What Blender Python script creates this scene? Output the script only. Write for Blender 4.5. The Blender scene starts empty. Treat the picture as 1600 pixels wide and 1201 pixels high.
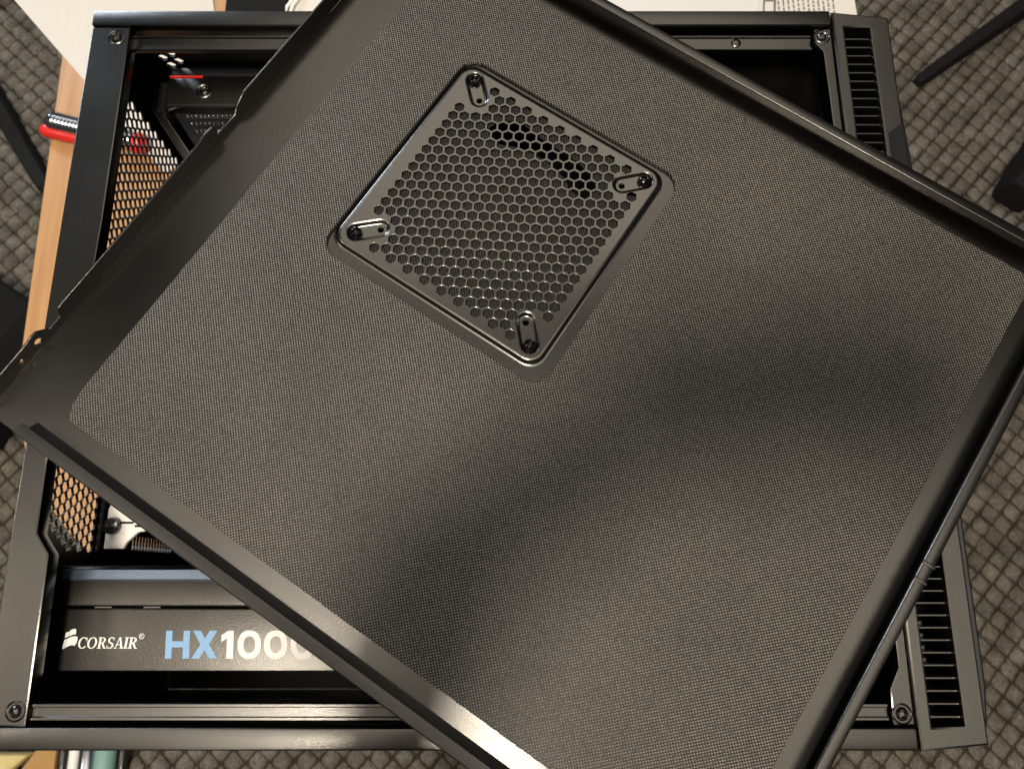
import bpy, bmesh, math, random
from mathutils import Vector, Matrix
random.seed(7)
S = bpy.context.scene
COL = S.collection
R = math.radians
mm = 0.001

# ------------------------------------------------------------------ camera
cam_d = bpy.data.cameras.new("camera")
cam = bpy.data.objects.new("camera", cam_d)
COL.objects.link(cam)
cam.location = (0, 0, 0.600)
cam.rotation_euler = (R(14.493), 0, 0)
cam_d.sensor_width = 36.0
cam_d.lens = 27.045
cam_d.clip_start = 0.01
cam_d.clip_end = 30
cam_d.dof.use_dof = True
cam_d.dof.focus_distance = 0.41
cam_d.dof.aperture_fstop = 14.0
S.camera = cam

# ------------------------------------------------------------------ light
w = bpy.data.worlds.new("World")
S.world = w
w.use_nodes = True
w.node_tree.nodes["Background"].inputs[0].default_value = (1.0, 0.93, 0.84, 1)
w.node_tree.nodes["Background"].inputs[1].default_value = 0.06

def lamp(name, direction, dist, size, power, col, target=(0.0, 0.12, 0.2)):
    d = bpy.data.lights.new(name, 'AREA')
    d.shape = 'DISK'
    d.size = size
    d.energy = power
    d.color = col
    o = bpy.data.objects.new(name, d)
    COL.objects.link(o)
    v = Vector(direction).normalized()
    o.location = Vector(target) + v * dist
    o.rotation_euler = v.to_track_quat('Z', 'Y').to_euler()
    return o

WARM = (1.0, 0.895, 0.755)
lamp("ceiling_key_fill", (-0.24, -0.46, 1.7), 1.78, 0.29, 38, WARM, target=(0, 0, 0.2))
lamp("ceiling_key_fill", (-2.1, -0.05, 1.7), 2.7, 0.5, 10, WARM, target=(0, 0, 0.2))  # added fill from the left, placed clear of the steel reflections
def ceiling(name, x, y, sx, sy, power):  # big area lamps standing in for the glow of a lit ceiling
    d = bpy.data.lights.new(name, 'AREA'); d.shape = 'RECTANGLE'; d.size = sx; d.size_y = sy; d.energy = power; d.color = WARM
    o = bpy.data.objects.new(name, d); COL.objects.link(o); o.location = (x, y, 1.9)
    return o
ceiling("ceiling_glow", 0.0, -0.12, 2.7, 1.05, 13)
ceiling("ceiling_glow", 0.12, 1.5, 1.8, 1.3, 9.5)
lamp("window_light", (-0.62, 0.74, 0.34), 2.3, 0.5, 20, (0.74, 0.86, 1.0))

S.view_settings.view_transform = 'Standard'
S.view_settings.look = 'None'
S.view_settings.exposure = 0.08
S.view_settings.gamma = 1.0
S.view_settings.use_curve_mapping = False
S.render.resolution_x, S.render.resolution_y = 1024, 768

# ------------------------------------------------------------------ materials
def nodes(name):
    m = bpy.data.materials.new(name)
    m.use_nodes = True
    nt = m.node_tree
    return m, nt, nt.nodes, nt.links, nt.nodes["Principled BSDF"]

def coat(name, col, rough, spec=0.5, metallic=0.0, grain=900.0, bump=0.12, var=0.25, mottled=6.0, coatw=0.0):
    """powder coat / plastic: fine orange-peel grain, slight uneven gloss and smudges"""
    m, nt, N, L, b = nodes(name)
    tc = N.new('ShaderNodeTexCoord')
    n1 = N.new('ShaderNodeTexNoise'); n1.inputs['Scale'].default_value = grain; n1.inputs['Detail'].default_value = 2
    n2 = N.new('ShaderNodeTexNoise'); n2.inputs['Scale'].default_value = mottled; n2.inputs['Detail'].default_value = 4
    L.new(tc.outputs['Object'], n1.inputs['Vector']); L.new(tc.outputs['Object'], n2.inputs['Vector'])
    bp = N.new('ShaderNodeBump'); bp.inputs['Strength'].default_value = bump; bp.inputs['Distance'].default_value = 0.0004
    L.new(n1.outputs['Fac'], bp.inputs['Height']); L.new(bp.outputs['Normal'], b.inputs['Normal'])
    mr = N.new('ShaderNodeMapRange')
    mr.inputs['To Min'].default_value = rough * (1 - var); mr.inputs['To Max'].default_value = rough * (1 + var)
    mr.inputs['From Min'].default_value = 0.3; mr.inputs['From Max'].default_value = 0.7
    L.new(n2.outputs['Fac'], mr.inputs['Value']); L.new(mr.outputs['Result'], b.inputs['Roughness'])
    mx = N.new('ShaderNodeMix'); mx.data_type = 'RGBA'
    mx.inputs['A'].default_value = (*[c * 0.82 for c in col], 1); mx.inputs['B'].default_value = (*[c * 1.18 for c in col], 1)
    L.new(n1.outputs['Fac'], mx.inputs['Factor']); L.new(mx.outputs['Result'], b.inputs['Base Color'])
    b.inputs['Specular IOR Level'].default_value = spec
    b.inputs['Metallic'].default_value = metallic
    b.inputs['Coat Weight'].default_value = coatw
    return m

MAT = {}
MAT['steel'] = coat('black powder coat', (0.105, 0.102, 0.096), 0.235, 0.5, metallic=1.0, grain=1700, bump=0.16)
MAT['fanplate'] = coat('satin black steel', (0.145, 0.141, 0.132), 0.23, 0.5, metallic=1.0, grain=1200, bump=0.10)
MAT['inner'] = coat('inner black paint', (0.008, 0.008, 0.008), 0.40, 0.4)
MAT['plastic'] = coat('black moulded plastic', (0.125, 0.121, 0.113), 0.32, 0.5, metallic=1.0, grain=1800, bump=0.15)
MAT['psu'] = coat('psu grey black coat', (0.080, 0.077, 0.071), 0.30, 0.5, metallic=1.0, grain=1600, bump=0.28)
MAT['bluesheen'] = coat('blue sheen strip', (0.34, 0.43, 0.58), 0.28, 0.5, metallic=1.0)  # cool reflected light put into the metal colour
MAT['gloss'] = coat('glossy black', (0.012, 0.012, 0.013), 0.18, 0.5)
MAT['screw'] = coat('dark nickel', (0.15, 0.145, 0.14), 0.24, 0.5, metallic=1.0, bump=0.03)
MAT['blackscrew'] = coat('black zinc screw', (0.06, 0.058, 0.056), 0.22, 0.5, metallic=1.0, bump=0.03)
MAT['chrome'] = coat('chrome', (0.42, 0.45, 0.50), 0.22, 0.5, metallic=1.0, bump=0.02)
MAT['red'] = coat('red plastic', (0.62, 0.025, 0.02), 0.35, 0.5)
MAT['white'] = coat('white plastic', (0.84, 0.81, 0.75), 0.5, 0.4)
MAT['print_white'] = coat('white print', (0.72, 0.71, 0.68), 0.5, 0.3)
MAT['print_blue'] = coat('light blue print', (0.19, 0.34, 0.54), 0.5, 0.3)
MAT['rubber'] = coat('matt black', (0.008, 0.008, 0.008), 0.85, 0.2)
MAT['ink'] = coat('grey ink', (0.16, 0.15, 0.14), 0.8, 0.2)
MAT['teal'] = coat('teal plastic', (0.22, 0.36, 0.32), 0.3, 0.5)
MAT['card'] = coat('brown card', (0.42, 0.24, 0.09), 0.8, 0.2, grain=300)
MAT['yellowish'] = coat('yellow paper', (0.62, 0.50, 0.22), 0.7, 0.2, grain=200)

def m_foam():
    m, nt, N, L, b = nodes('woven damping pad')
    tc = N.new('ShaderNodeTexCoord')
    wob = N.new('ShaderNodeTexNoise'); wob.inputs['Scale'].default_value = 60; wob.inputs['Detail'].default_value = 2
    L.new(tc.outputs['Object'], wob.inputs['Vector'])
    mp = N.new('ShaderNodeMapping'); mp.inputs['Rotation'].default_value = (0, 0, R(45))
    k = 2 * math.pi / 0.00137
    mp.inputs['Scale'].default_value = (k, k, k)
    L.new(tc.outputs['Object'], mp.inputs['Vector'])
    add = N.new('ShaderNodeVectorMath'); add.operation = 'MULTIPLY_ADD'
    add.inputs[1].default_value = (1.0, 1.0, 0)
    L.new(wob.outputs['Color'], add.inputs[0]); L.new(mp.outputs['Vector'], add.inputs[2])
    sp = N.new('ShaderNodeSeparateXYZ'); L.new(add.outputs[0], sp.inputs[0])
    def f(op, a, b_=None, v=None):
        n = N.new('ShaderNodeMath'); n.operation = op
        L.new(a, n.inputs[0])
        if b_ is not None: L.new(b_, n.inputs[1])
        elif v is not None: n.inputs[1].default_value = v
        return n.outputs[0]
    sx = f('MULTIPLY_ADD', f('SINE', sp.outputs['X']), v=0.5); sy = f('MULTIPLY_ADD', f('SINE', sp.outputs['Y']), v=0.5)
    for o in (sx, sy): o.node.inputs[2].default_value = 0.5
    h = f('MULTIPLY', sx, sy)
    # every thread crossing has its own brightness
    nz = N.new('ShaderNodeTexNoise'); nz.inputs['Scale'].default_value = 700; nz.inputs['Detail'].default_value = 1
    L.new(tc.outputs['Object'], nz.inputs['Vector'])
    mr = N.new('ShaderNodeMapRange'); mr.inputs['From Min'].default_value = 0.3; mr.inputs['From Max'].default_value = 0.7
    mr.inputs['To Min'].default_value = 0.62; mr.inputs['To Max'].default_value = 1.22
    L.new(nz.outputs['Fac'], mr.inputs['Value'])
    hv = f('MULTIPLY', h, mr.outputs['Result'])
    ramp = N.new('ShaderNodeValToRGB')
    e = ramp.color_ramp.elements
    e[0].position = 0.05; e[0].color = (0.005, 0.0046, 0.0039, 1)
    e[1].position = 0.95; e[1].color = (0.245, 0.228, 0.195, 1)
    L.new(hv, ramp.inputs['Fac'])
    # faint patches of wear / dust
    n3 = N.new('ShaderNodeTexNoise'); n3.inputs['Scale'].default_value = 14; n3.inputs['Detail'].default_value = 5
    L.new(tc.outputs['Object'], n3.inputs['Vector'])
    m3 = N.new('ShaderNodeMapRange'); m3.inputs['From Min'].default_value = 0.3; m3.inputs['From Max'].default_value = 0.7
    m3.inputs['To Min'].default_value = 0.86; m3.inputs['To Max'].default_value = 1.12
    L.new(n3.outputs['Fac'], m3.inputs['Value'])
    mul = N.new('ShaderNodeMix'); mul.data_type = 'RGBA'; mul.blend_type = 'MULTIPLY'; mul.inputs['Factor'].default_value = 1
    L.new(ramp.outputs['Color'], mul.inputs['A']); L.new(m3.outputs['Result'], mul.inputs['B'])
    L.new(mul.outputs['Result'], b.inputs['Base Color'])
    bp = N.new('ShaderNodeBump'); bp.inputs['Strength'].default_value = 0.7; bp.inputs['Distance'].default_value = 0.0004
    L.new(h, bp.inputs['Height']); L.new(bp.outputs['Normal'], b.inputs['Normal'])
    b.inputs['Roughness'].default_value = 0.42
    b.inputs['Specular IOR Level'].default_value = 0.32
    return m
MAT['foam'] = m_foam()
MAT['filter'] = m_foam()
MAT['filter'].name = 'filter weave'
MAT['filter'].node_tree.nodes['Color Ramp'].color_ramp.elements[1].color = (0.055, 0.052, 0.046, 1)
MAT['filter'].node_tree.nodes['Principled BSDF'].inputs['Specular IOR Level'].default_value = 0.15

def m_wood():
    m, nt, N, L, b = nodes('beech wood')
    tc = N.new('ShaderNodeTexCoord')
    mp = N.new('ShaderNodeMapping'); mp.inputs['Scale'].default_value = (90, 5, 20)
    L.new(tc.outputs['Object'], mp.inputs['Vector'])
    n = N.new('ShaderNodeTexNoise'); n.inputs['Scale'].default_value = 1.6; n.inputs['Detail'].default_value = 6
    L.new(mp.outputs['Vector'], n.inputs['Vector'])
    r = N.new('ShaderNodeValToRGB')
    r.color_ramp.elements[0].position = 0.3; r.color_ramp.elements[0].color = (0.36, 0.185, 0.072, 1)
    r.color_ramp.elements[1].position = 0.7; r.color_ramp.elements[1].color = (0.47, 0.26, 0.112, 1)
    L.new(n.outputs['Fac'], r.inputs['Fac']); L.new(r.outputs['Color'], b.inputs['Base Color'])
    b.inputs['Roughness'].default_value = 0.45
    return m
MAT['wood'] = m_wood()

def m_paper(name, col, emboss):
    m, nt, N, L, b = nodes(name)
    tc = N.new('ShaderNodeTexCoord')
    n = N.new('ShaderNodeTexNoise'); n.inputs['Scale'].default_value = 260; n.inputs['Detail'].default_value = 4
    L.new(tc.outputs['Object'], n.inputs['Vector'])
    bp = N.new('ShaderNodeBump'); bp.inputs['Strength'].default_value = 0.25; bp.inputs['Distance'].default_value = 0.0006
    L.new(n.outputs['Fac'], bp.inputs['Height'])
    out = bp
    if emboss:
        wv = N.new('ShaderNodeTexWave'); wv.wave_type = 'RINGS'; wv.rings_direction = 'Z'
        wv.inputs['Scale'].default_value = 10; wv.inputs['Distortion'].default_value = 14; wv.inputs['Detail'].default_value = 1.5
        wv.inputs['Detail Scale'].default_value = 1.2
        mp = N.new('ShaderNodeMapping'); mp.inputs['Location'].default_value = (0.36, -0.46, 0)
        L.new(tc.outputs['Object'], mp.inputs['Vector']); L.new(mp.outputs['Vector'], wv.inputs['Vector'])
        rp = N.new('ShaderNodeValToRGB')
        rp.color_ramp.elements[0].position = 0.44; rp.color_ramp.elements[0].color = (0, 0, 0, 1)
        rp.color_ramp.elements[1].position = 0.5; rp.color_ramp.elements[1].color = (1, 1, 1, 1)
        rp.color_ramp.elements.new(0.56).color = (0, 0, 0, 1)
        L.new(wv.outputs['Fac'], rp.inputs['Fac'])
        b2 = N.new('ShaderNodeBump'); b2.inputs['Strength'].default_value = 0.22; b2.inputs['Distance'].default_value = 0.0010
        L.new(rp.outputs['Color'], b2.inputs['Height']); L.new(bp.outputs['Normal'], b2.inputs['Normal'])
        out = b2
    L.new(out.outputs['Normal'], b.inputs['Normal'])
    b.inputs['Base Color'].default_value = (*col, 1)
    b.inputs['Roughness'].default_value = 0.85
    b.inputs['Specular IOR Level'].default_value = 0.2
    return m
MAT['towel'] = m_paper('paper towel', (0.60, 0.572, 0.53), True)
MAT['paper'] = m_paper('white paper', (0.63, 0.62, 0.61), False)
MAT['sheet'] = m_paper('cream printed sheet', (0.63, 0.60, 0.55), False)

def m_carpet(name, c0, c1):
    m, nt, N, L, b = nodes(name)
    tc = N.new('ShaderNodeTexCoord')
    n = N.new('ShaderNodeTexNoise'); n.inputs['Scale'].default_value = 330; n.inputs['Detail'].default_value = 4; n.inputs['Distortion'].default_value = 1.5
    L.new(tc.outputs['Object'], n.inputs['Vector'])
    n2 = N.new('ShaderNodeTexNoise'); n2.inputs['Scale'].default_value = 32; n2.inputs['Detail'].default_value = 3
    L.new(tc.outputs['Object'], n2.inputs['Vector'])
    r = N.new('ShaderNodeValToRGB')
    r.color_ramp.elements[0].position = 0.32; r.color_ramp.elements[0].color = (*c0, 1)
    r.color_ramp.elements[1].position = 0.72; r.color_ramp.elements[1].color = (*c1, 1)
    L.new(n.outputs['Fac'], r.inputs['Fac'])
    mr = N.new('ShaderNodeMapRange'); mr.inputs['From Min'].default_value = 0.3; mr.inputs['From Max'].default_value = 0.7
    mr.inputs['To Min'].default_value = 0.6; mr.inputs['To Max'].default_value = 1.25
    L.new(n2.outputs['Fac'], mr.inputs['Value'])
    mul = N.new('ShaderNodeMix'); mul.data_type = 'RGBA'; mul.blend_type = 'MULTIPLY'; mul.inputs['Factor'].default_value = 1
    L.new(r.outputs['Color'], mul.inputs['A']); L.new(mr.outputs['Result'], mul.inputs['B'])
    L.new(mul.outputs['Result'], b.inputs['Base Color'])
    bp = N.new('ShaderNodeBump'); bp.inputs['Strength'].default_value = 0.9; bp.inputs['Distance'].default_value = 0.003
    L.new(n.outputs['Fac'], bp.inputs['Height']); L.new(bp.outputs['Normal'], b.inputs['Normal'])
    b.inputs['Roughness'].default_value = 0.95; b.inputs['Specular IOR Level'].default_value = 0.1
    return m
MAT['carpet'] = m_carpet('carpet pile', (0.095, 0.085, 0.070), (0.275, 0.250, 0.210))
MAT['carpet_base'] = m_carpet('carpet backing', (0.038, 0.031, 0.023), (0.075, 0.062, 0.048))

# ------------------------------------------------------------------ mesh helpers
def link(name, me, mat, parent=None, loc=None):
    o = bpy.data.objects.new(name, me)
    COL.objects.link(o)
    if mat is not None and len(me.materials) == 0:
        me.materials.append(MAT[mat])
    if parent is not None: o.parent = parent
    if loc is not None: o.location = loc
    return o

def tag(o, label, cat, group=None):
    o['label'] = label; o['category'] = cat
    if group: o['group'] = group
    return o

def empty(name, loc, rz=0.0):
    o = bpy.data.objects.new(name, None)
    COL.objects.link(o)
    o.empty_display_size = 0.02
    o.location = loc; o.rotation_euler = (0, 0, rz)
    return o

def smooth(me, ang=35):
    for p in me.polygons: p.use_smooth = True
    bm = bmesh.new(); bm.from_mesh(me)
    for e in bm.edges:
        if len(e.link_faces) != 2 or e.calc_face_angle(0) > R(ang): e.smooth = False
    bm.to_mesh(me); bm.free()

def mesh(name, v, f):
    me = bpy.data.meshes.new(name)
    me.from_pydata([tuple(p) for p in v], [], f)
    bm = bmesh.new(); bm.from_mesh(me)
    bmesh.ops.recalc_face_normals(bm, faces=bm.faces)
    bm.to_mesh(me); bm.free()
    return me

def box_me(name, x0, x1, y0, y1, z0, z1, bev=0.0, seg=2):
    bm = bmesh.new()
    bmesh.ops.create_cube(bm, size=1)
    for v in bm.verts:
        v.co = Vector(((x0 + x1) / 2 + v.co.x * (x1 - x0), (y0 + y1) / 2 + v.co.y * (y1 - y0), (z0 + z1) / 2 + v.co.z * (z1 - z0)))
    if bev > 0:
        bmesh.ops.bevel(bm, geom=bm.edges[:], offset=bev, segments=seg, profile=0.6, affect='EDGES')
    me = bpy.data.meshes.new(name); bm.to_mesh(me); bm.free()
    if bev > 0: smooth(me)
    return me

def box(name, x0, x1, y0, y1, z0, z1, mat, parent=None, bev=0.0, seg=2):
    """all in millimetres"""
    return link(name, box_me(name, x0*mm, x1*mm, y0*mm, y1*mm, z0*mm, z1*mm, bev*mm, seg), mat, parent)

def plate_me(name, outer, holes, z0, z1, bev=0.0, mtx=None, scale=mm):
    """flat plate with holes; outlines in mm, z0..z1 in mm"""
    cu = bpy.data.curves.new(name, 'CURVE'); cu.dimensions = '2D'; cu.fill_mode = 'BOTH'
    def ring(pts):
        sp = cu.splines.new('POLY'); sp.points.add(len(pts) - 1)
        for p, q in zip(sp.points, pts): p.co = (q[0], q[1], 0, 1)
        sp.use_cyclic_u = True
    ring(outer)
    for h in holes: ring(h)
    t = (z1 - z0) / 2
    cu.extrude = max(t - bev, 1e-4)
    if bev > 0:
        cu.bevel_depth = bev; cu.offset = -bev; cu.bevel_resolution = 1
    o = bpy.data.objects.new(name, cu); COL.objects.link(o)
    dg = bpy.context.evaluated_depsgraph_get(); dg.update()
    me = bpy.data.meshes.new_from_object(o.evaluated_get(dg))
    bpy.data.objects.remove(o); bpy.data.curves.remove(cu)
    me.transform(Matrix.Translation((0, 0, (z0 + z1) / 2)))
    me.transform(Matrix.Scale(scale, 4))
    if mtx is not None: me.transform(mtx)
    me.materials.clear()
    me.name = name
    if bev > 0: smooth(me, 40)
    return me

def plate(name, outer, holes, z0, z1, mat, parent=None, bev=0.0, mtx=None):
    return link(name, plate_me(name, outer, holes, z0, z1, bev, mtx), mat, parent)

def rrect(x0, x1, y0, y1, r, n=6):
    P = []
    for cx, cy, a0 in ((x1 - r, y1 - r, 0), (x0 + r, y1 - r, 90), (x0 + r, y0 + r, 180), (x1 - r, y0 + r, 270)):
        for i in range(n + 1):
            a = R(a0 + 90 * i / n); P.append((cx + r * math.cos(a), cy + r * math.sin(a)))
    return P

def circle(cx, cy, r, n=16):
    return [(cx + r * math.cos(2 * math.pi * i / n), cy + r * math.sin(2 * math.pi * i / n)) for i in range(n)]

def hexagon(cx, cy, r, a0=0.0, sx=1.0, sy=1.0):
    return [(cx + sx * r * math.cos(a0 + math.pi * i / 3), cy + sy * r * math.sin(a0 + math.pi * i / 3)) for i in range(6)]

def capsule(p, q, r, n=9):
    p = Vector(p); q = Vector(q); d = (q - p).normalized(); a0 = math.atan2(d.y, d.x)
    P = []
    for i in range(n + 1):
        a = a0 - math.pi / 2 + math.pi * i / n; P.append((q.x + r * math.cos(a), q.y + r * math.sin(a)))
    for i in range(n + 1):
        a = a0 + math.pi / 2 + math.pi * i / n; P.append((p.x + r * math.cos(a), p.y + r * math.sin(a)))
    return P

def loft_me(name, loops, cap0=False, cap1=False, ang=35):
    """loops: lists of (x,y,z) in mm, same count, closed"""
    n = len(loops[0]); v = []; f = []
    for l in loops: v += [(p[0]*mm, p[1]*mm, p[2]*mm) for p in l]
    for k in range(len(loops) - 1):
        for i in range(n):
            j = (i + 1) % n
            f.append((k*n + i, k*n + j, (k+1)*n + j, (k+1)*n + i))
    if cap0: f.append(tuple(range(n))[::-1])
    if cap1: f.append(tuple((len(loops)-1)*n + i for i in range(n)))
    me = mesh(name, v, f); smooth(me, ang)
    return me

def at_z(loop, z): return [(p[0], p[1], z) for p in loop]

def prism(name, prof, length, mat, parent, mtx, ang=35):
    """closed 2-D profile (mm) swept along +x for length mm, then placed by mtx"""
    l0 = [(0, p[0], p[1]) for p in prof]; l1 = [(length, p[0], p[1]) for p in prof]
    me = loft_me(name, [l0, l1], True, True, ang)
    me.transform(mtx)
    return link(name, me, mat, parent)

def screw_me(name, r, h, cross=True, n=40, rings=13):
    """pan head with a cross-shaped recess"""
    v = []; f = []
    v.append((0, 0, 0))
    for k in range(1, rings + 1):
        rr = r * k / rings
        for i in range(n):
            a = 2 * math.pi * i / n
            x, y = rr * math.cos(a), rr * math.sin(a)
            z = h * (1 - (k / rings) ** 3.2)
            v.append((x, y, z))
    for i in range(n): v.append((r * math.cos(2*math.pi*i/n), r * math.sin(2*math.pi*i/n), -0.6 * h))
    v2 = []
    for (x, y, z) in v:
        rr = math.hypot(x, y)
        if cross and rr < 0.66 * r:
            d = min(abs(x), abs(y))
            if d < 0.17 * r: z -= h * 0.75 * min(1, (0.66 * r - rr) / (0.25 * r))
            elif d < 0.24 * r: z -= h * 0.25
        v2.append((x, y, z))
    if cross: v2[0] = (0, 0, 0.1 * h)
    else: v2[0] = (0, 0, h)
    for i in range(n): f.append((0, 1 + i, 1 + (i + 1) % n))
    for k in range(rings):
        for i in range(n):
            j = (i + 1) % n
            f.append((1 + k*n + i, 1 + (k+1)*n + i, 1 + (k+1)*n + j, 1 + k*n + j))
    me = mesh(name, [(x*mm, y*mm, z*mm) for x, y, z in v2], f); smooth(me, 40)
    return me

def tube(name, pts, r, mat, parent=None, n=10):
    v = []; f = []
    pts = [Vector(p) for p in pts]
    for k, p in enumerate(pts):
        d = (pts[min(k+1, len(pts)-1)] - pts[max(k-1, 0)]).normalized()
        u = d.cross(Vector((0, 0, 1)));
        if u.length < 1e-4: u = Vector((1, 0, 0))
        u.normalize(); w_ = u.cross(d)
        rr = r[k] if isinstance(r, (list, tuple)) else r
        for i in range(n):
            a = 2 * math.pi * i / n
            q = p + u * (rr * math.cos(a)) + w_ * (rr * math.sin(a)); v.append(tuple(q))
    for k in range(len(pts) - 1):
        for i in range(n):
            j = (i + 1) % n
            f.append((k*n+i, k*n+j, (k+1)*n+j, (k+1)*n+i))
    f.append(tuple(range(n))); f.append(tuple((len(pts)-1)*n+i for i in range(n)))
    me = mesh(name, v, f); smooth(me, 50)
    return link(name, me, mat, parent)

# ------------------------------------------------------------------ floor
FZ = -0.450
me = mesh('carpet_floor', [(-2.2, -1.2, FZ), (2.2, -1.2, FZ), (2.2, 2.2, FZ), (-2.2, 2.2, FZ)], [(0, 1, 2, 3)])
floor = link('carpet_floor', me, 'carpet_base'); floor['kind'] = 'structure'

def carpet_pads():
    P = 0.0214
    ca, sa = math.cos(R(47.5)), math.sin(R(47.5))
    v = []; f = []
    n = 6
    half = P * 0.5 * 0.93
    N_ = 82
    for i in range(-N_, N_):
        for j in range(-N_, N_):
            cx, cy = (i + .5) * P, (j + .5) * P * 1.02
            X = cx * ca - cy * sa + 0.02; Y = cx * sa + cy * ca + 0.33
            if abs(X) > 1.12 or Y < -0.40 or Y > 1.12: continue
            if -0.30 < X < 0.25 and 0.02 < Y < 0.5: continue
            b = len(v)
            jx, jy = random.uniform(-.0007, .0007), random.uniform(-.0007, .0007)
            hh = random.uniform(0.0042, 0.0062); ro = random.uniform(-.05, .05)
            for a in range(n):
                for c in range(n):
                    s, t = -1 + 2 * a / (n - 1), -1 + 2 * c / (n - 1)
                    # rounded-square outline
                    k = 1 - 0.03 * (s * s * t * t)
                    edge = max(abs(s), abs(t))
                    z = hh * (1 - edge ** 10) + random.uniform(-.0004, .0004)
                    if edge > .999: z = -0.0005
                    lx, ly = s * half * k + jx, t * half * k + jy
                    if edge > .999: lx += random.uniform(-.0007, .0007); ly += random.uniform(-.0007, .0007)
                    lx, ly = lx - ro * ly, ly + ro * lx
                    v.append((X + lx * ca - ly * sa, Y + lx * sa + ly * ca, FZ + z))
            for a in range(n - 1):
                for c in range(n - 1):
                    f.append((b + a*n + c, b + (a+1)*n + c, b + (a+1)*n + c + 1, b + a*n + c + 1))
    me = bpy.data.meshes.new('carpet_pile'); me.from_pydata(v, [], f)
    for p in me.polygons: p.use_smooth = True
    o = link('carpet_pile', me, 'carpet', floor)
    o['kind'] = 'stuff'
carpet_pads()

# ------------------------------------------------------------------ table
table = tag(empty('table', (0.0, 0.3, FZ)), 'orange brown wooden table top under the black computer case', 'table')
def T(x, y): return (x, y - 300)
out = []
for i in range(13):                                   # big rounded corner at the photograph's lower left
    a = R(180 + 90 * i / 12); out.append((-200 + 200 * math.cos(a), 180 + 200 * math.sin(a)))
for i in range(9):
    a = R(270 + 90 * i / 8); out.append((120 + 180 * math.cos(a), 160 + 180 * math.sin(a)))
out += [(300, 760), (-416, 760)]
me = plate_me('table_top', [T(*p) for p in out], [], -24, 0, 1.5)
tt = link('table_top', me, 'wood', table, (0, 0, -FZ))
for x, y in ((-330, 240), (230, 130), (-340, 700), (240, 700)):
    prism('leg', [(-18, 0), (18, 0), (18, 426), (-18, 426)], 36, 'wood', table,
          Matrix.Translation(((x - 18) * mm, (y - 300) * mm, 0)))

# ------------------------------------------------------------------ computer case
case = tag(empty('computer_case', (0, 0, 0.0)), 'open black computer case lying on its side on the wooden table', 'computer case')
# tray, walls
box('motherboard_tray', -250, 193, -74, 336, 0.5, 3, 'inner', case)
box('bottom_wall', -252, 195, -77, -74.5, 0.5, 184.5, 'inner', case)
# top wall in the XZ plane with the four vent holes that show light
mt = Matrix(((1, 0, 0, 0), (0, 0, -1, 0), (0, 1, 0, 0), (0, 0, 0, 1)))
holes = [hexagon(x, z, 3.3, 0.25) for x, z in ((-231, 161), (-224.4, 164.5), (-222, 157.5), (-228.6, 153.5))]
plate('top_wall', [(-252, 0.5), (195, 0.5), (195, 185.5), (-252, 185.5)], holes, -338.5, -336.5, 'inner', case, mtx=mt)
# rear wall in the YZ plane: fan vent, vent beside the slots, slotted cover
mr_ = Matrix(((0, 0, 1, 0), (1, 0, 0, 0), (0, 1, 0, 0), (0, 0, 0, 1)))
holes = []
p = 6.55; dy = p * math.sqrt(3) / 2
for j in range(-11, 12):
    for i in range(-11, 12):
        z = 108 + j * dy; y = 240 + (i + 0.5 * (j % 2)) * p
        if 180 < y < 306 and 48 < z < 170 and math.hypot(y - 240, z - 108) < 84:
            holes.append(hexagon(y, z, 3.25, math.pi / 6))
for j in range(0, 11):
    for i in range(0, 9):
        z = 134 + j * 5.55; y = 20.5 + (i + 0.5 * (j % 2)) * 6.4
        if z < 188 and y < 74 and not (y < 26 and z > 166) and not (y < 31 and z > 178):
            holes.append(hexagon(y, z, 3.32, math.pi / 6))
for i in range(14):
    z0 = 22 + i * 4.4
    holes.append([(21.5, z0), (30.5, z0), (30.5, z0 + 2.9), (21.5, z0 + 2.9)])
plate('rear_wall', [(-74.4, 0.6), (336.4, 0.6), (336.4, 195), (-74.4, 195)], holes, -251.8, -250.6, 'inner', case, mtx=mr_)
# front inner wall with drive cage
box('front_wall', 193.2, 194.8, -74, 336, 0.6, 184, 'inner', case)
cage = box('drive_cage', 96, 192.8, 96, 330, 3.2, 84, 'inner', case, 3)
for k, (x, y, z) in enumerate(((150, 300, 84), (176, 262, 84), (110, 318, 84))):
    link('screw', screw_me('screw', 3.4, 2.2), 'screw', case, (x*mm, y*mm, z*mm))
box('cage_rail', 150, 190, 318, 330, 84.3, 96, 'inner', case, 2)
box('cage_rail', 184, 192, 250, 317, 84.3, 120, 'inner', case, 2.5)
# rims
box('top_rim', -257, 195, 330, 340.5, 185.8, 200, 'steel', case, 1.3, 3)
box('bottom_rim', -256.5, 195, -77.5, -67.3, 185, 200, 'steel', case, 1.3, 3)
# rails set below the rims
def rail(name, x0, x1, y0, y1, zt, sgn):
    # a pressed channel: raised hems along both edges, flat web between
    t = 1.6
    prof = [(y0, zt - 3), (y0, zt - .7), (y0 + .5, zt), (y0 + 1.6, zt), (y0 + 2.1, zt - .9), (y1 - 2.1, zt - .9), (y1 - 1.6, zt), (y1 - .5, zt), (y1, zt - .7), (y1, zt - 3)]
    return prism(name, prof, x1 - x0, 'steel', case, Matrix.Translation((x0 * mm, 0, 0)), 20)
tr = rail('top_rail', -236, 184, 316.5, 327.2, 194.5, 1)
rail('bottom_rail', -235, 184, -65.0, -56.8, 195.5, -1)
link('dimple', screw_me('dimple', 3.0, 0.8, False), 'steel', case, (138*mm, 322*mm, 194*mm))
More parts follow.
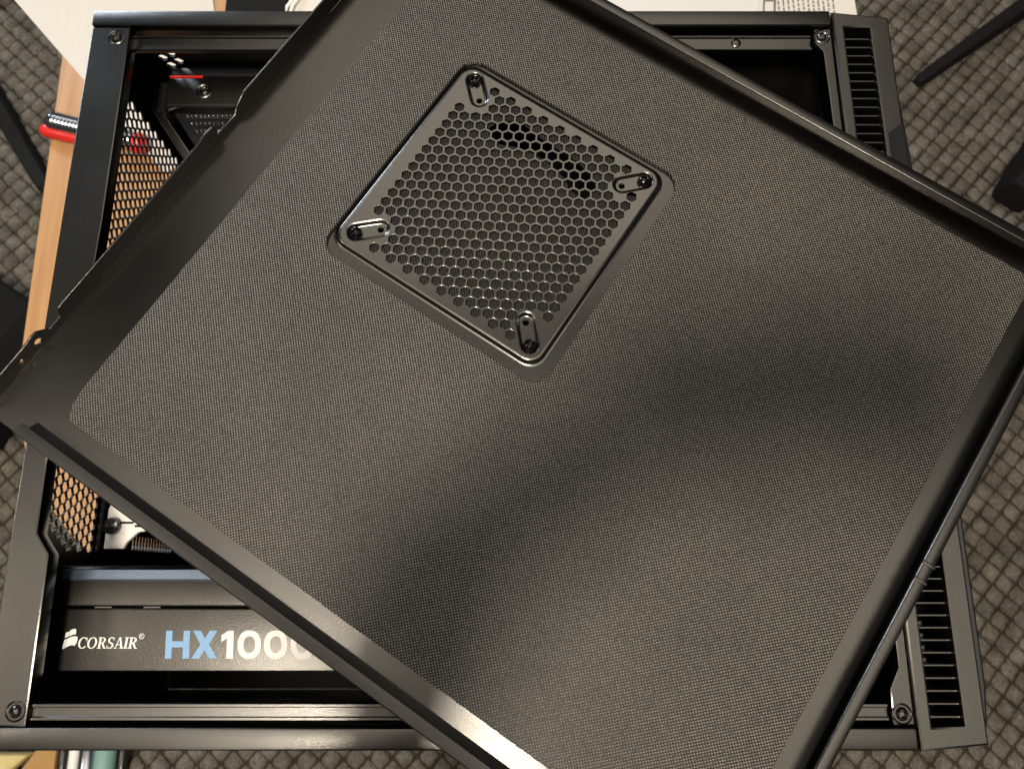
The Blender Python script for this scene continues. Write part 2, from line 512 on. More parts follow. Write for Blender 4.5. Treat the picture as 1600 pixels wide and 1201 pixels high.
# rear column
colp = [(-257, 329.6), (-257, -67), (-235.2, -67), (-236, 14.5), (-243.6, 25), (-244.2, 66), (-243, 100), (-236, 118), (-233.6, 200), (-233.4, 329.6)]
plate('rear_column', colp, [], 189, 198.8, 'steel', case, 0.9)
# front pillar with screw ears
pil = [(185, 329.4), (185.2, 319), (189.5, 313), (190.3, 260), (190.8, 0), (190.8, -40), (185.4, -50), (185, -66.6), (195.6, -66.6), (195.6, 329.4)]
plate('front_pillar', pil, [], 182, 197.5, 'steel', case, 0.8)
sme = screw_me('screw', 3.3, 2.0)
ring = loft_me('screw_collar', [at_z(circle(0, 0, r, 24), z) for r, z in ((3.2, -1.0), (4.5, 0.55), (5.0, 0.25), (5.2, -0.4))])
for x, y, z in ((-241, 322, 198.8), (-241, -60, 198.8), (189.6, 323.6, 197.5), (189.8, -61.4, 197.5)):
    s = link('screw', sme, 'screw', case, (x*mm, y*mm, z*mm)); s.rotation_euler = (0, 0, random.uniform(0, 1.5))
    link('screw_collar', ring, 'steel', s)

# front panel (moulded plastic) with the louvred recess
fp_out = [(196.4, 340.2), (231, 336.2), (229.3, -75.2), (196.0, -78.2)]
fp_in = [(203.2, 329.0), (218.8, 328.6), (218.6, -66.6), (203.0, -67.0)]
fpan = link('front_panel', plate_me('front_panel', fp_out, [fp_in], 150, 199.2, 1.2), 'plastic', case)
box('recess_floor', 203.4, 218.4, -66.4, 328.2, 160, 162, 'gloss', fpan)
rib_me = box_me('rib', -7.6*mm, 7.6*mm, -0.5*mm, 0.5*mm, 162.2*mm, 196.6*mm, 0.2*mm, 1)
y = 322.6
while y > -66:
    link('rib', rib_me, 'plastic', fpan, (210.9*mm, y*mm, 0)); y -= 5.93
# inner fins of the intake deep between the ribs
for y in (-20, -26, -32, -38, 240, 234):
    box('clip', 208, 211, y - 1.4, y + 1.4, 166, 186, 'plastic', fpan, 0.4)
# the fascia bulges past the face lower down
fas = [(231.2, 337), (239.5, 333), (239.0, 270), (238.5, -70), (229.8, -76), (229.6, -74)]
fasc = link('front_fascia', plate_me('front_fascia', [(231.4, 330), (240.0, 310), (243.0, 250), (242.0, -50), (240.0, -68), (229.7, -72)], [], 120, 182, 1.5), 'gloss', case)
plate('port_recess', [(221.5, 256), (229.8, 263), (229.2, 130), (221.5, 137)], [], 199.3, 199.9, 'rubber', fpan, 0.2)

# ------------------------------------------------------------------ power supply
psu = tag(empty('power_supply', (-165*mm, -28*mm, 0.0032)), 'grey black power supply lettered HX1000 in the lower left of the case', 'power supply')
def Q(x, y): return (x + 165, y + 28)
zt = 175 - 3.2
X0, X1 = -247, -60
# two pressed shell halves meeting at a seam
me = box_me('shell', (X0+165)*mm, (X1+165)*mm, (-44.5+28)*mm, (-12.6+28)*mm, 20*mm, zt*mm, 1.6*mm, 3)
link('lower_shell', me, 'psu', psu)
x0, y0 = Q(-247, -11.8); x1, y1 = Q(-60, 9.5)
prof = [(y0, 20), (y0, zt - 1.0), (y0 + .8, zt - .4), (y1 - 7.6, zt - .4), (y1 - 6.6, zt - .75), (y1 - .8, zt - 4.2), (y1, zt - 5.5), (y1, 20)]
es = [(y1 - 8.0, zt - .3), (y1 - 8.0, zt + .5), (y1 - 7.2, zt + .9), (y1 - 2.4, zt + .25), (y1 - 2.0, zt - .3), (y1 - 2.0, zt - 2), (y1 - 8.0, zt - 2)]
prism('edge_sheen', es, x1 - x0 - 8, 'bluesheen', psu, Matrix.Translation(((x0 + 6)*mm, 0, 0)), 25)  # added strip, its blue colour stands in for a highlight along the edge
prism('upper_shell', prof, x1 - x0, 'psu', psu, Matrix.Translation((x0*mm, 0, 0)), 25)
for x in (-222, -196, -110):
    box('seam_clip', x + 165, x + 165 + 9, -12.5 + 28, -11.9 + 28, zt - 3, zt - 0.8, 'screw', psu)

# --- lettering
def text_me(name, body, size, shear, offset, z):
    cu = bpy.data.curves.new(name, 'FONT'); cu.body = body; cu.size = size; cu.shear = shear; cu.offset = offset; cu.extrude = 0.06*mm
    cu.align_x = 'LEFT'
    o = bpy.data.objects.new(name, cu); COL.objects.link(o)
    dg = bpy.context.evaluated_depsgraph_get(); dg.update()
    me = bpy.data.meshes.new_from_object(o.evaluated_get(dg))
    bpy.data.objects.remove(o); bpy.data.curves.remove(cu); me.materials.clear()
    xs = [v.co.x for v in me.vertices]; ys = [v.co.y for v in me.vertices]
    return me, min(xs), max(xs), min(ys), max(ys)

def put_text(name, body, x0, x1, y0, y1, mat, shear=0.0, offset=0.0):
    me, a, b, c, d = text_me(name, body, 0.02, shear, offset, 0)
    sx, sy = (x1 - x0) * mm / (b - a), (y1 - y0) * mm / (d - c)
    for v in me.vertices:
        v.co.x = (v.co.x - a) * sx + x0 * mm; v.co.y = (v.co.y - c) * sy + y0 * mm; v.co.z += (zt + 0.12) * mm
    return link(name, me, mat, psu)
def at(px, py): return Q(px, py)
def glyph(parts, x0, x1, y0, y1, mat, shear=-0.055):
    """parts: outlines in a unit box; joined into one flat letter"""
    bm = bmesh.new()
    for k, (o_, hs) in enumerate(parts):
        tr_ = lambda P: [(x0 + (p_[0] * (x1 - x0)) + shear * p_[1] * (y1 - y0), y0 + p_[1] * (y1 - y0)) for p_ in P]
        z = zt + 0.10 + 0.015 * k
        m_ = plate_me('l', tr_(o_), [tr_(h) for h in hs], z, z + 0.05)
        bm.from_mesh(m_); bpy.data.meshes.remove(m_)
    me = bpy.data.meshes.new('letter'); bm.to_mesh(me); bm.free()
    link('letter', me, mat, psu)
def sup(rx, ry, n=40, e=0.88):
    P = []
    for i in range(n):
        a = 2 * math.pi * i / n; c_, s_ = math.cos(a), math.sin(a)
        P.append((0.5 + rx * math.copysign(abs(c_) ** e, c_), 0.5 + ry * math.copysign(abs(s_) ** e, s_)))
    return P
Y0, Y1 = Q(0, -37.9)[1], Q(0, -24.0)[1]
glyph([([(0, 0), (.27, 0), (.27, .40), (.73, .40), (.73, 0), (1, 0), (1, 1), (.73, 1), (.73, .62), (.27, .62), (.27, 1), (0, 1)], [])], Q(-181.4, 0)[0], Q(-168.8, 0)[0], Y0, Y1, 'print_blue')
glyph([([(0, 0), (.31, 0), (.5, .30), (.69, 0), (1, 0), (.67, .51), (.97, 1), (.67, 1), (.5, .71), (.33, 1), (.03, 1), (.33, .51)], [])], Q(-167.6, 0)[0], Q(-154.0, 0)[0], Y0, Y1, 'print_blue')
glyph([([(.46, 0), (1, 0), (1, 1), (.58, 1), (0, .84), (0, .60), (.46, .72)], [])], Q(-152.2, 0)[0], Q(-145.8, 0)[0], Y0, Y1, 'print_white')
for xa in (-143.6, -129.7, -115.8):
    glyph([(sup(.5, .51), [sup(.245, .30)])], Q(xa, 0)[0], Q(xa + 12.3, 0)[0], Y0, Y1, 'print_white')

# serif maker's name drawn as outlines: letter box 10 high
def ell(cx, cy, rx, ry, a0=0, a1=360, n=28):
    return [(cx + rx * math.cos(R(a0 + (a1 - a0) * i / n)), cy + ry * math.sin(R(a0 + (a1 - a0) * i / n))) for i in range(n + (0 if a1 - a0 == 360 else 1))]
def arc_band(cx, cy, ro, ri, a0, a1, n=24):
    return ell(cx, cy, ro[0], ro[1], a0, a1, n) + ell(cx, cy, ri[0], ri[1], a0, a1, n)[::-1]
def rect(x0, y0, x1, y1): return [(x0, y0), (x1, y0), (x1, y1), (x0, y1)]
LET = {
 'C': (9.2, [(arc_band(5.0, 5, (4.8, 5.15), (2.9, 4.3), 42, 322), []), (rect(8.0, 6.4, 8.7, 9.9), [])]),
 'O': (10.6, [(ell(5.2, 5, 5.0, 5.15), [ell(5.2, 5, 2.9, 4.4)])]),
 'R': (9.8, [(rect(1.4, 0, 3.5, 10), []), (rect(0.3, 9.35, 3.6, 10), []), (rect(0.3, 0, 4.6, .65), []),
             (arc_band(4.3, 7.4, (3.8, 2.6), (1.75, 1.95), -90, 90, 14), []), (rect(3.4, 9.35, 4.4, 10), []), (rect(3.4, 4.8, 4.5, 5.45), []),
             ([(4.0, 5.0), (6.2, 5.1), (8.7, .65), (10.0, .65), (10.0, 0), (7.1, 0)], [])]),
 'S': (7.6, [(arc_band(3.8, 7.35, (3.2, 2.75), (1.35, 2.1), 35, 250, 18), []), (arc_band(3.6, 2.65, (3.5, 2.75), (1.6, 2.05), -145, 70, 18), []),
             ([(1.6, 5.2), (3.0, 6.0), (5.6, 4.8), (4.6, 3.9)], []), (rect(6.2, 7.0, 6.8, 9.9), []), (rect(.2, .1, .8, 3.0), [])]),
 'A': (9.6, [([(4.2, 10), (5.6, 10), (9.1, .65), (6.8, .65)], []), ([(4.2, 10), (4.75, 8.9), (2.2, .65), (1.3, .65)], []), (rect(2.6, 3.0, 7.0, 3.65), []),
             (rect(0.1, 0, 3.4, .65), []), (rect(5.7, 0, 10.0, .65), [])]),
 'I': (4.6, [(rect(1.3, 0, 3.4, 10), []), (rect(0.3, 9.35, 4.4, 10), []), (rect(.3, 0, 4.4, .65), [])]),
}
def serif(word, x0, x1, y0, y1):
    tot = sum(LET[c][0] for c in word); x = 0
    sx = (x1 - x0) / tot; sy = (y1 - y0) / 10.0
    for c in word:
        adv, shapes = LET[c]
        bm = bmesh.new()
        for k, (o_, hs) in enumerate(shapes):
            tr_ = lambda P: [(x0 + (x + p_[0] + 0.10 * p_[1]) * sx, y0 + p_[1] * sy) for p_ in P]
            z = zt + 0.10 + 0.015 * k
            m_ = plate_me('l', tr_(o_), [tr_(h) for h in hs], z, z + 0.05)
            bm.from_mesh(m_); bpy.data.meshes.remove(m_)
        me = bpy.data.meshes.new('letter'); bm.to_mesh(me); bm.free()
        link('letter', me, 'print_white', psu)
        x += adv
a0 = Q(-228.0, -32.9); a1 = Q(-196.6, -27.3)
serif('CORSAIR', a0[0], a1[0], a0[1], a1[1])
# registered mark
cx, cy = Q(-194.8, -26.8)
plate('registered_mark', circle(cx, cy, 1.45, 20), [circle(cx, cy, 1.15, 20)], zt + .1, zt + .16, 'print_white', psu)
put_text('registered_mark', 'R', cx - .6, cx + .6, cy - .75, cy + .75, 'print_white')
# sail emblem: pixel outlines scaled onto the label face
def EM(pts):
    # 8x crop pixels -> mm on the label
    o_ = []
    for px, py in pts:
        X = 60 + px / 8.0; Y = 960 + py / 8.0
        o_.append(Q(-235.4 + (X - 97) * 0.325, -33.2 - (Y - 1017) * 0.33))
    return o_
for pts in ([(310, 257), (322, 252), (348, 246), (346, 306), (302, 320)],
            [(354, 240), (372, 222), (400, 212), (424, 208), (438, 220), (440, 276), (400, 282), (352, 302)],
            [(302, 345), (330, 333), (326, 400), (300, 458), (288, 438)],
            [(334, 332), (380, 308), (440, 300), (468, 308), (470, 350), (462, 385), (440, 420), (425, 408), (385, 412), (340, 432), (306, 456), (330, 400)]):
    plate('emblem', EM(pts), [], zt + .1, zt + .16, 'print_white', psu)

# ------------------------------------------------------------------ cooler near the rear top corner
cool = tag(empty('processor_cooler', (-180*mm, 300*mm, 0.0032)), 'black cooler with round screw and red edge line inside upper left of case', 'cooler')
def K(x, y): return (x + 180, y - 300)
cz = 152
box('cover', *[v for p_ in ((K(-229, 0)[0], K(-120, 0)[0]), (K(0, 304.5)[1], K(0, 326)[1])) for v in p_], cz - 40, cz, 'plastic', cool, 2.0, 3)
box('end_cap', K(-236.5, 0)[0], K(-229.6, 0)[0], K(0, 303)[1], K(0, 325)[1], cz - 60, cz - 2.5, 'gloss', cool, 2.5, 3)
box('red_line', K(-228, 0)[0], K(-206, 0)[0], K(0, 326.2)[1], K(0, 327.4)[1], cz - 2.4, cz - 0.2, 'red', cool)
box('back_plate', K(-228, 0)[0], K(-110, 0)[0], K(0, 327.8)[1], K(0, 334)[1], cz - 30, cz - 1, 'inner', cool, 0.8)
cs = link('screw', screw_me('screw', 3.2, 1.4), 'screw', cool, (K(-204, 0)[0]*mm, K(0, 315.5)[1]*mm, cz*mm))
link('screw_collar', loft_me('screw_collar', [at_z(circle(0, 0, r, 24), z) for r, z in ((3.1, -.6), (4.8, .7), (5.4, .3), (5.6, -.4))]), 'plastic', cs)
# slanted side skirt running down into the dark
sk = [K(*q) for q in ((-243, 326), (-237.4, 326), (-236, 309), (-190, 243), (-198, 243), (-242, 308))]
plate('side_skirt', sk, [], 40, cz - 8, 'plastic', cool, 1.0)
# perforated body: rows of round bumps between fins
plate('fin_block', [K(*q) for q in ((-226, 304), (-120, 304), (-120, 225), (-174, 225))], [], 10, cz - 7, 'gloss', cool, 1)
fm = box_me('fin', -44*mm, 50*mm, -0.4*mm, 0.4*mm, 0, 0.9*mm)
for k in range(9):
    link('fin', fm, 'inner', cool, (K(-166 + k * 2, 0)[0]*mm, K(0, 298.6 - k * 5.6)[1]*mm, (cz - 6.9)*mm))
dm = screw_me('stud', 0.75, 0.8, False, 8, 3)
for k in range(7):
    yy = 301.4 - k * 5.6
    for i in range(24):
        x = -221 + (304 - yy) * 0.66 + 3 + i * 2.9
        link('stud', dm, 'chrome', cool, (K(x, 0)[0]*mm, K(0, yy)[1]*mm, (cz - 6.8)*mm))
box('ledge_hem', K(-228, 0)[0], K(-122, 0)[0], K(0, 303.4)[1], K(0, 304.4)[1], cz - 8, cz - 0.4, 'screw', cool, 0.3)

# white bracket with black thumbscrew beside the rear slots
wb = tag(empty('white_bracket', (-238*mm, 40*mm, 0.0032)), 'small white plastic bracket with black thumbscrew beside the lower rear vent', 'bracket')
def WB(x, y): return (x + 238, y - 40)
plate('bracket_plate', [WB(*q) for q in ((-245.4, 20.2), (-233.4, 20.2), (-232, 24), (-226, 30), (-215, 32), (-215, 46), (-242.6, 50), (-245.4, 44))], [], 121, 125, 'white', wb, 0.6)
box('bracket_foot', WB(-228, 0)[0], WB(-216, 0)[0], WB(0, 36)[1], WB(0, 45)[1], 0, 120.8, 'white', wb)
ts = link('thumbscrew', loft_me('thumbscrew', [at_z(circle(0, 0, r, 20), z) for r, z in ((4.6, 0), (4.9, .6), (4.9, 3.6), (4.4, 4.4), (2.0, 4.0), (0.3, 3.4))], False, True), 'gloss', wb, (WB(-240.8, 0)[0]*mm, WB(0, 33.4)[1]*mm, 125.1*mm))
box('slot_mark', WB(-238, 0)[0], WB(-229, 0)[0], WB(0, 35.0)[1], WB(0, 36.2)[1], 125.05, 125.5, 'rubber', wb)
box('slot_mark', WB(-228, 0)[0], WB(-216, 0)[0], WB(0, 33.0)[1], WB(0, 34.2)[1], 125.05, 125.5, 'rubber', wb)
# dark slot blade between vent and bracket, part of the case
box('slot_blade', -250.4, -247.5, 18, 66, 119, 129.5, 'inner', case, 1.0)

# ------------------------------------------------------------------ side panel
AN = R(56.2)
panel = tag(empty('side_panel', (-0.23268, 0.08664, 0.2003), AN - math.pi / 2),
            'black steel side panel laid inside up, diagonally across the open case', 'side panel')
# local frame: x = b, y = a (mm)
ST = 1.0                                   # sheet thickness
W0, W1, V0, V1 = 50.5, 198.5, 148.5, 297.0   # window in the pad (x0,x1,y0,y1)
sheet_out = [(-39.0, -20), (-36.5, -24.2), (-12, -24.2), (-9, -22.8), (409.5, -22.8), (409.5, 369.4), (-39.0, 369.4)]
plate('sheet', sheet_out, [rrect(53.4, 189.6, 156.6, 292.4, 9)], 0, ST, 'steel', panel, 0.15)
# damping pad with clipped corner and window
foam_out = [(-3.8, 352.6), (-3.8, 12), (-2.6, 4), (1.5, -3.2), (386, -3.4), (390.6, 1), (390.6, 345), (384, 352.6)]
fo = []
for i in range(len(foam_out)):              # slightly ragged cut edge
    p0, p1 = Vector(foam_out[i]), Vector(foam_out[(i + 1) % len(foam_out)])
    n = max(1, int((p1 - p0).length / 2.5))
    for k in range(n):
        q = p0.lerp(p1, k / n); j = 0.0 if k == 0 else 0.22
        fo.append((q.x + random.uniform(-j, j), q.y + random.uniform(-j, j)))
plate('damping_pad', fo, [rrect(W0, W1, V0, V1, 11, 8)], ST + 0.05, ST + 2.4, 'foam', panel, 0.3)

# folded channels on three edges: wall, then a lip turned inwards with a rolled hem
def channel(name, p0, p1, lip, hgt, ramp, drop=0.0, rt=7.6, hem=0.55):
    """p0->p1 runs along the outside with the panel's inside on its left"""
    p0, p1 = Vector((*p0, 0)), Vector((*p1, 0)); d = (p1 - p0); ln = d.length; d.normalize()
    nrm = Vector((-d.y, d.x, 0))
    t = 1.0
    h2 = hgt - drop
    prof = [(0, ST + 0.02), (0, h2 - .7), (.2, h2 - .2), (.7, h2), *[(lip - hem + hem * math.sin(R(q)), hgt - hem + hem * math.cos(R(q))) for q in (0, 18, 36, 54, 72, 90)], (lip, hgt - hem - .4),
            (lip - .3, hgt - hem - .6), (1.3, h2 - 1.1), (t, h2 - 1.5), (t, rt), (t + .4, rt - .4), (ramp - .5, ST + .35), (ramp, ST + 0.03)]
    if ramp == 0: prof = prof[:-4] + [(t, ST + 0.02)]
    M = Matrix.Identity(4)
    M.col[0][:3] = d; M.col[1][:3] = nrm; M.col[2][:3] = (0, 0, 1)
    M.translation = p0 * mm
    return prism(name, prof, ln, 'steel', panel, M, 30)
channel('channel', (-12.5, -22.6), (408, -22.6), 6.2, 11.5, 9.1, -1.5)
lr = channel('channel', (409.4, -21.4), (409.4, 368.2), 6.2, 12.8, 0, hem=1.3)
channel('channel', (408.2, 369.2), (-37, 369.2), 6.0, 12.6, 0)
for a in (169.2, 178.4):
    me = box_me('tab', 403.0*mm, 409.6*mm, (a-.9)*mm, (a+.9)*mm, 11.9*mm, 13.3*mm, .35*mm)
    o = link('tab', me, 'steel', panel); 
# hooked flange standing up along the rear edge
fl = [(-22, 1.0), (-22, 10), (-16, 11.2), (-3, 12.4), (16.5, 12.6), (21, 13.4), (24.4, 13.0), (27, 9.4), (29, 6.5), (38, 6.5), (41, 11.8), (44, 12.6), (152, 12.7), (160, 13.3), (165, 14.2), (171, 13.4), (172.5, 11.2), (171.5, 5.8),
      (187, 5.8), (190.5, 8.6), (196, 12.2), (200, 12.8), (345, 12.8), (351, 9), (368, 9), (368, 1.0)]
holes = [circle(20.4, 6.6, 2.2, 12), hexagon(7.2, 6.4, 1.5)]
mf = Matrix(((0, 0, 1, 0), (1, 0, 0, 0), (0, 1, 0, 0), (0, 0, 0, 1)))
plate('hooked_flange', fl, holes, -39.9, -38.9, 'steel', panel, 0.15, mtx=mf)

# fan grille: raised plate with honeycomb, sloped skirt, four pressed slots
ZP = 3.2
P0, P1, R0, R1 = 55.0, 188.4, 157.6, 290.2
scr = [((63.0, 284.0), (72.6, 275.0)), ((180.8, 283.6), (171.8, 274.4)), ((180.8, 165.2), (171.6, 175.2)), ((63.0, 166.0), (73.2, 175.6))]
caps = [capsule(s_, h_, 5.7, 9) for s_, h_ in scr]
holes = list(caps)
p = 6.655; db = p * math.sqrt(3) / 2
def seg_d(x, y, s_, h_):
    s_ = Vector(s_); h_ = Vector(h_); d = h_ - s_; t = max(0, min(1, (Vector((x, y)) - s_).dot(d) / d.length_squared))
    return (Vector((x, y)) - (s_ + d * t)).length
for i in range(21):
    for j in range(-1, 20):
        x = 66.0 + i * db * (114.4 / (20 * db)); yy = 164.2 + (j + 0.5 * (i % 2)) * p
        if yy < 163 or yy > 285.2: continue
        if min(seg_d(x, yy, s_, h_) for s_, h_ in scr) < 8.4: continue
        holes.append(hexagon(x, yy, 3.12, 0.0))
OFF = Vector((-0.0006, 0.0011, 0))
grille = plate('fan_grille', rrect(P0, P1, R0, R1, 7.5, 8), holes, ZP - 1.5, ZP, 'fanplate', panel, 0.14)
grille.location = OFF
# skirt with rounded shoulder
def rr(x0, x1, y0, y1, r, z): return at_z(rrect(x0, x1, y0, y1, r, 8), z)
def skl(t, z, r): return rr(P0 - t, P1 + t, R0 - t, R1 + t, r, z)
sk = [skl(0, ZP, 7.5), skl(.5, ZP - .05, 7.8), skl(1.0, ZP - .25, 8.2), skl(1.5, ZP - .7, 8.5), skl(2.2, ST + .5, 8.9), skl(2.7, ST + .15, 9.2), skl(3.6, ST + .05, 9.6)]
link('skirt', loft_me('skirt', sk, False, False, 60), 'fanplate', grille)
psc = screw_me('screw', 3.6, 2.2)
for k, (s_, h_) in enumerate(scr):
    lo = [at_z(capsule(s_, h_, r, 9), z) for r, z in ((5.7, ZP), (5.2, ZP - .12), (4.75, ZP - .5), (4.2, ZP - 1.6), (3.8, ZP - 1.95), (3.2, ZP - 2.05))]
    c_ = link('slot', loft_me('slot', lo, False, False, 60), 'fanplate', grille)
    plate('slot_floor', capsule(s_, h_, 3.25, 9), [circle(h_[0], h_[1], 1.9, 14)], ZP - 2.6, ZP - 2.05, 'fanplate', grille)
    s = link('screw', psc, 'blackscrew', panel, Vector((s_[0]*mm, s_[1]*mm, (ZP - 0.6)*mm)) + OFF); s.rotation_euler = (0, 0, [0.4, 1.1, 0.2, 0.8][k])
# woven filter under the honeycomb, torn open along a strip near its upper right
tear = [(86, 262), (90, 273), (100, 278), (112, 276), (128, 275), (142, 274.5), (153, 271), (160, 266), (158, 256), (148, 257), (140, 262), (126, 265), (110, 264), (98, 259)]
plate('dust_filter', rrect(58, 185, 160.5, 287.5, 6), [tear] + [circle(h_[0], h_[1], 2.5, 12) for s_, h_ in scr], 0.25, 0.95, 'filter', panel, 0.0)

# ------------------------------------------------------------------ papers on the table
def paper(name, pts, mat, z, label, cat, curl=0.0):
    """thin sheet, subdivided and gently buckled"""
    bm = bmesh.new()
    vs = [bm.verts.new((x, y, 0)) for x, y in pts]
    bm.faces.new(vs)
    bmesh.ops.triangulate(bm, faces=bm.faces[:])
    bmesh.ops.subdivide_edges(bm, edges=bm.edges[:], cuts=7, use_grid_fill=True)
    bmesh.ops.recalc_face_normals(bm, faces=bm.faces[:])
    for v in bm.verts:
        v.co.z = z + curl * (1 + math.sin(v.co.x * 31 + v.co.y * 17) * math.sin(v.co.y * 41 - v.co.x * 11))
    r = bmesh.ops.extrude_face_region(bm, geom=bm.faces[:])
    for g in r['geom']:
        if isinstance(g, bmesh.types.BMVert): g.co.z += 0.00015
    bmesh.ops.recalc_face_normals(bm, faces=bm.faces[:])
    me = bpy.data.meshes.new(name); bm.to_mesh(me); bm.free(); smooth(me, 40)
    return tag(link(name, me, mat), label, cat)
paper('paper_towel', [(-0.548, 0.620), (-0.300, 0.343), (-0.262, 0.372), (-0.262, 0.46), (-0.272, 0.500), (-0.300, 0.640)], 'towel', 0.0006,
      'cream embossed paper towel at the upper left, hanging over the table edge', 'paper towel', 0.0006)
paper('white_paper', [(0.070, 0.350), (0.205, 0.350), (0.226, 0.505), (0.242, 0.640), (0.060, 0.640)], 'paper', 0.0008,
      'plain white paper sheet behind the top edge of the case', 'paper', 0.0004)
ps = empty('printed_sheet', (0.27, 0.5, 0.0))
tag(ps, 'cream printed sheet with rows of small text behind the front panel', 'paper')
bmq = plate_me('sheet_paper', [(-66, -150), (49, -150), (47, 5), (43, 140), (-75, 140)], [], 0.5, 0.7)
link('sheet_paper', bmq, 'sheet', ps)
random.seed(11)
lm = bpy.data.meshes.new('print_lines'); bm = bmesh.new()
for r_ in range(14):                                       # rows of small print, too fine to read in the photograph
    x = -25 + r_ * 4.6; y = 40.0
    if r_ > 11: break
    while y > -40:
        l_ = random.uniform(2.0, 7.0)
        q = [(x, y), (x + 1.5, y), (x + 1.5, y - l_), (x, y - l_)]
        bm.faces.new([bm.verts.new((a*mm, b*mm, 0.80*mm)) for a, b in q]); y -= l_ + 1.3
bm.to_mesh(lm); bm.free()
link('print_lines', lm, 'ink', ps)
bx = [(-40, 3), (-28, 3), (-26, 22), (-38, 22)]
plate('printed_frame', bx, [[(-38.2, 5.2), (-30, 5.2), (-28.4, 19.6), (-36.4, 19.6)]], 0.75, 0.85, 'ink', ps)
# clear bag and black strip at the top edge
paper('plastic_bag', [(-0.205, 0.400), (-0.06, 0.400), (-0.05, 0.640), (-0.185, 0.640), (-0.200, 0.540)], 'sheet', 0.0012,
      'crumpled pale plastic bag at the top edge beside the paper towel', 'plastic bag', 0.0035)
for k, (dx, dz) in enumerate(((0, .004), (.006, .006))):
    tube('bag_rim', [(-0.215 + dx, 0.470, dz), (-0.206 + dx, 0.510, dz + .001), (-0.186 + dx, 0.545, dz), (-0.16 + dx, 0.60, dz)], 0.0016, 'white', bpy.data.objects['plastic_bag'])
tag(box('black_pouch', -262, -206, 470, 640, 0.4, 7, 'rubber', None, 2.5), 'black flat pouch between paper towel and plastic bag', 'pouch')

# ------------------------------------------------------------------ red handled tool lying left of the case
tool = tag(empty('hand_tool', (-0.358, 0.376, 0.0)), 'grey knurled metal tool with red ends poking out left of case', 'tool')
tool.rotation_euler = (0, 0, R(-15))
def lobe(n=20): return [2 * math.pi * i / n for i in range(n)]
loops = []
for k in range(52):                                     # knurled barrel, rings slightly slanted
    t = -50 + k * 1.68; e = min(1.0, 0.55 + k * 0.12)
    rr_ = (8.6 + (0.6 if k % 2 else 0)) * e
    loops.append([(t + 2.6 * math.sin(a), 1.5 + rr_ * math.cos(a), 9.4 + rr_ * math.sin(a)) for a in lobe()])
link('barrel', loft_me('barrel', loops, True, True, 20), 'chrome', tool)
for name, st in (('end_cap', ((34, 9.2), (39, 9.2), (42, 8), (44, 5), (44.6, 2))),):
    link(name, loft_me(name, [[(t, 1.0 + r * math.cos(a), 9.4 + r * math.sin(a)) for a in lobe()] for t, r in st], True, True, 60), 'red', tool)
link('clip', loft_me('clip', [[(t, -6.6 + ry * math.cos(a), 6.4 + rz * math.sin(a)) for a in lobe()] for t, ry, rz in ((-52, 2, 2), (-51, 4.6, 4.6), (-47, 6.2, 6), (-30, 6.0, 6), (-6, 5.0, 5), (-2, 2, 2))], True, True, 60), 'red', tool)

# ------------------------------------------------------------------ furniture feet and other things on the carpet
def foot(name, p, q, w0, w1, h0, h1, label, cat, group=None, mat='rubber'):
    p, q = Vector((p[0], p[1], FZ + 0.005)), Vector((q[0], q[1], FZ + 0.005)); d = (q - p).normalized(); n = Vector((-d.y, d.x, 0))
    loops = []
    for t, s in ((0.0, .6), (0.012, .92), (0.05, 1.0), (0.5, 1.0), (1.0, 1.0)):
        c_ = p.lerp(q, t); wv = (w0 + (w1 - w0) * t) * s / 2; hv = (h0 + (h1 - h0) * t) * s
        base = [(-wv, 0), (wv, 0), (wv, hv * .7), (wv * .7, hv), (-wv * .7, hv), (-wv, hv * .7)]
        loops.append([tuple((c_ + n * b_[0] + Vector((0, 0, b_[1]))) * 1000) for b_ in base])
    return tag(link(name, loft_me(name, loops, True, True, 30), mat), label, cat, group)
foot('chair_bar', (0.628, 0.752), (1.02, 1.035), 0.018, 0.034, 0.018, 0.05, 'slim black chair leg slanting over the carpet at the upper right', 'chair leg')
foot('swivel_base', (0.735, 0.545), (0.90, 0.76), 0.052, 0.065, 0.05, 0.09, 'blunt black chair foot on the carpet at the right edge', 'chair leg')
foot('floor_bar', (-0.690, 0.565), (-1.02, 1.06), 0.024, 0.036, 0.02, 0.05, 'black slanting leg on the carpet left of the table', 'chair leg')
foot('bag', (-0.700, 0.40), (-0.80, 0.24), 0.16, 0.24, 0.06, 0.10, 'black rounded bag on the carpet at the left edge', 'bag')
foot('base_bar', (-0.795, 0.93), (-1.05, 0.90), 0.030, 0.04, 0.03, 0.04, 'short black bar in the top left corner on the carpet', 'bar')
pk = tag(empty('padded_envelope', (-0.62, -0.24, FZ + 0.004)), 'yellow and brown package at the bottom left corner on the carpet', 'package')
plate('wrapper', [(-110, -80), (-20, -80), (0, -20), (10, 20), (30, 38), (-110, 38)], [], 2, 22, 'yellowish', pk, 6)
plate('card_flap', [(-16, -80), (59, -80), (59, 44), (34, 44), (14, 14), (4, -26)], [], 4, 16, 'card', pk, 3)
bt = tag(empty('bottle', (-0.515, -0.25, FZ + 0.004)), 'bottle with silver and teal stripes lying at the bottom left', 'bottle')
def cyl_y(name, x, z, r, y0, y1, mat, n=24):
    loops = [[(x + r * s * math.cos(a), y, z + r * s * math.sin(a)) for a in lobe(n)] for y, s in ((y0, .9), (y0 + 2, 1), (y1 - 2, 1), (y1, .9))]
    return link(name, loft_me(name, loops, True, True, 50), mat, bt)
cyl_y('black_tube', -38, 12, 6, -90, 62, 'gloss'); cyl_y('white_tube', -25, 12, 6.5, -90, 62, 'white'); cyl_y('silver_tube', -6, 14, 12, -90, 62, 'chrome')
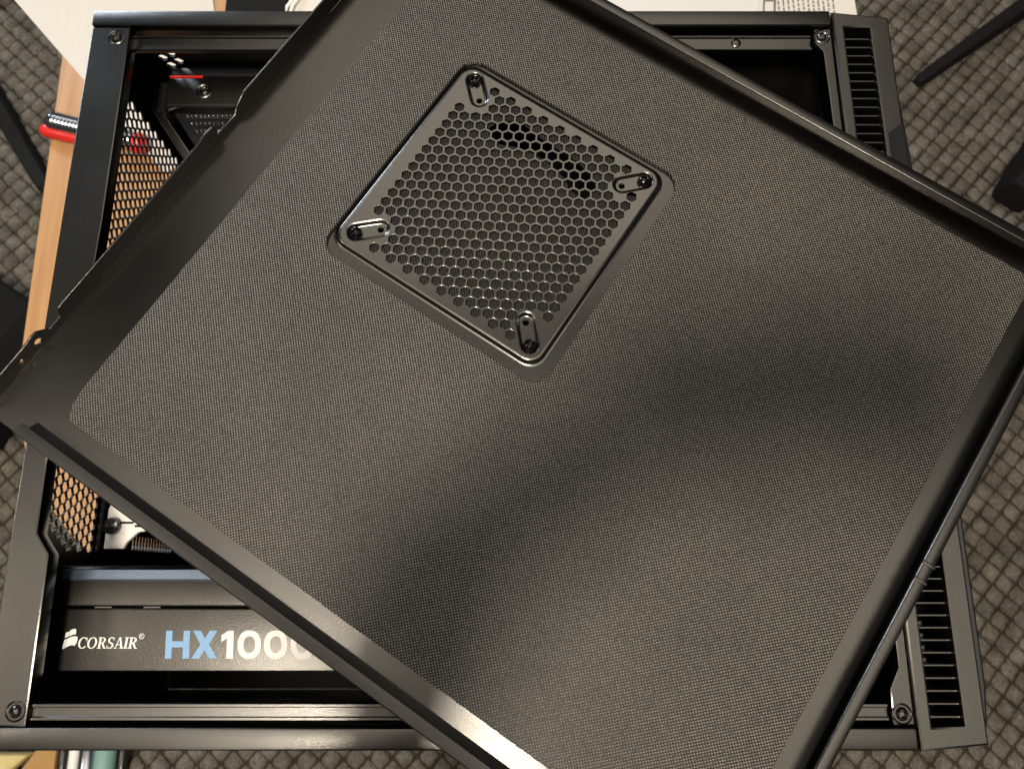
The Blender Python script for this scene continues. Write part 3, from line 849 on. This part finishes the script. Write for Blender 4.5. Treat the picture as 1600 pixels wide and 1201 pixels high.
cyl_y('teal_body', 16, 16, 13, -90, 62, 'teal'); cyl_y('black_cap', 35, 12, 6, -90, 62, 'gloss')

# ------------------------------------------------------------------ the phone that takes the picture and the sleeve of the arm that holds it

ph = tag(empty('smartphone', (0, 0, 0.6)), 'phone held above the case, casting the dark shadow on the pad', 'phone')
ph.rotation_euler = (R(14.493), 0, 0)
plate('body', rrect(-18, 134, -64, 9, 9), [circle(0, 0, 4, 20)], 6, 14, 'gloss', ph, 1.0)
link('lens_ring', loft_me('lens_ring', [at_z(circle(0, 0, r, 24), z) for r, z in ((5.0, 6.2), (5.0, 4.6), (7.5, 4.6), (7.5, 6.2))]), 'gloss', ph)
# forearm and hand coming up from below the frame to the phone's left end
pr = tag(empty('person', (-0.16, -0.45, 0.40)), 'dark sleeved arm reaching up to the phone, its shadow crossing the pad', 'person')
def rel(p): return Vector(p) - Vector((-0.16, -0.45, 0.40))
tube('sleeve', [rel(q) for q in ((-0.107, -0.45, 0.42), (-0.102, -0.33, 0.45), (-0.096, -0.200, 0.48), (-0.094, -0.147, 0.50))], [0.052, 0.048, 0.043, 0.041], 'rubber', pr, 20)
hb = bmesh.new()
def limb(pts, rad):
    o_ = tube('tmp', [rel(q) for q in pts], rad, 'rubber', None, 12); hb.from_mesh(o_.data); m_ = o_.data
    bpy.data.objects.remove(o_); bpy.data.meshes.remove(m_)
limb([(-0.094, -0.157, 0.495), (-0.090, -0.116, 0.515), (-0.070, -0.082, 0.552), (-0.040, -0.062, 0.575)], [0.034, 0.041, 0.037, 0.020])
for k in range(4):
    x = -0.058 + 0.014 * k
    limb([(x, -0.078, 0.566), (x + .006, -0.060, 0.582), (x + .016, -0.050, 0.600), (x + .026, -0.044, 0.614)], [0.010, 0.0095, 0.009, 0.006])
limb([(-0.072, -0.10, 0.560), (-0.062, -0.070, 0.590), (-0.040, -0.048, 0.612), (-0.020, -0.036, 0.622)], [0.013, 0.012, 0.011, 0.007])
me = bpy.data.meshes.new('hand'); hb.to_mesh(me); hb.free(); smooth(me, 60)
MAT['skin'] = coat('skin', (0.40, 0.23, 0.16), 0.5, 0.4, grain=600)
link('hand', me, 'skin', pr)
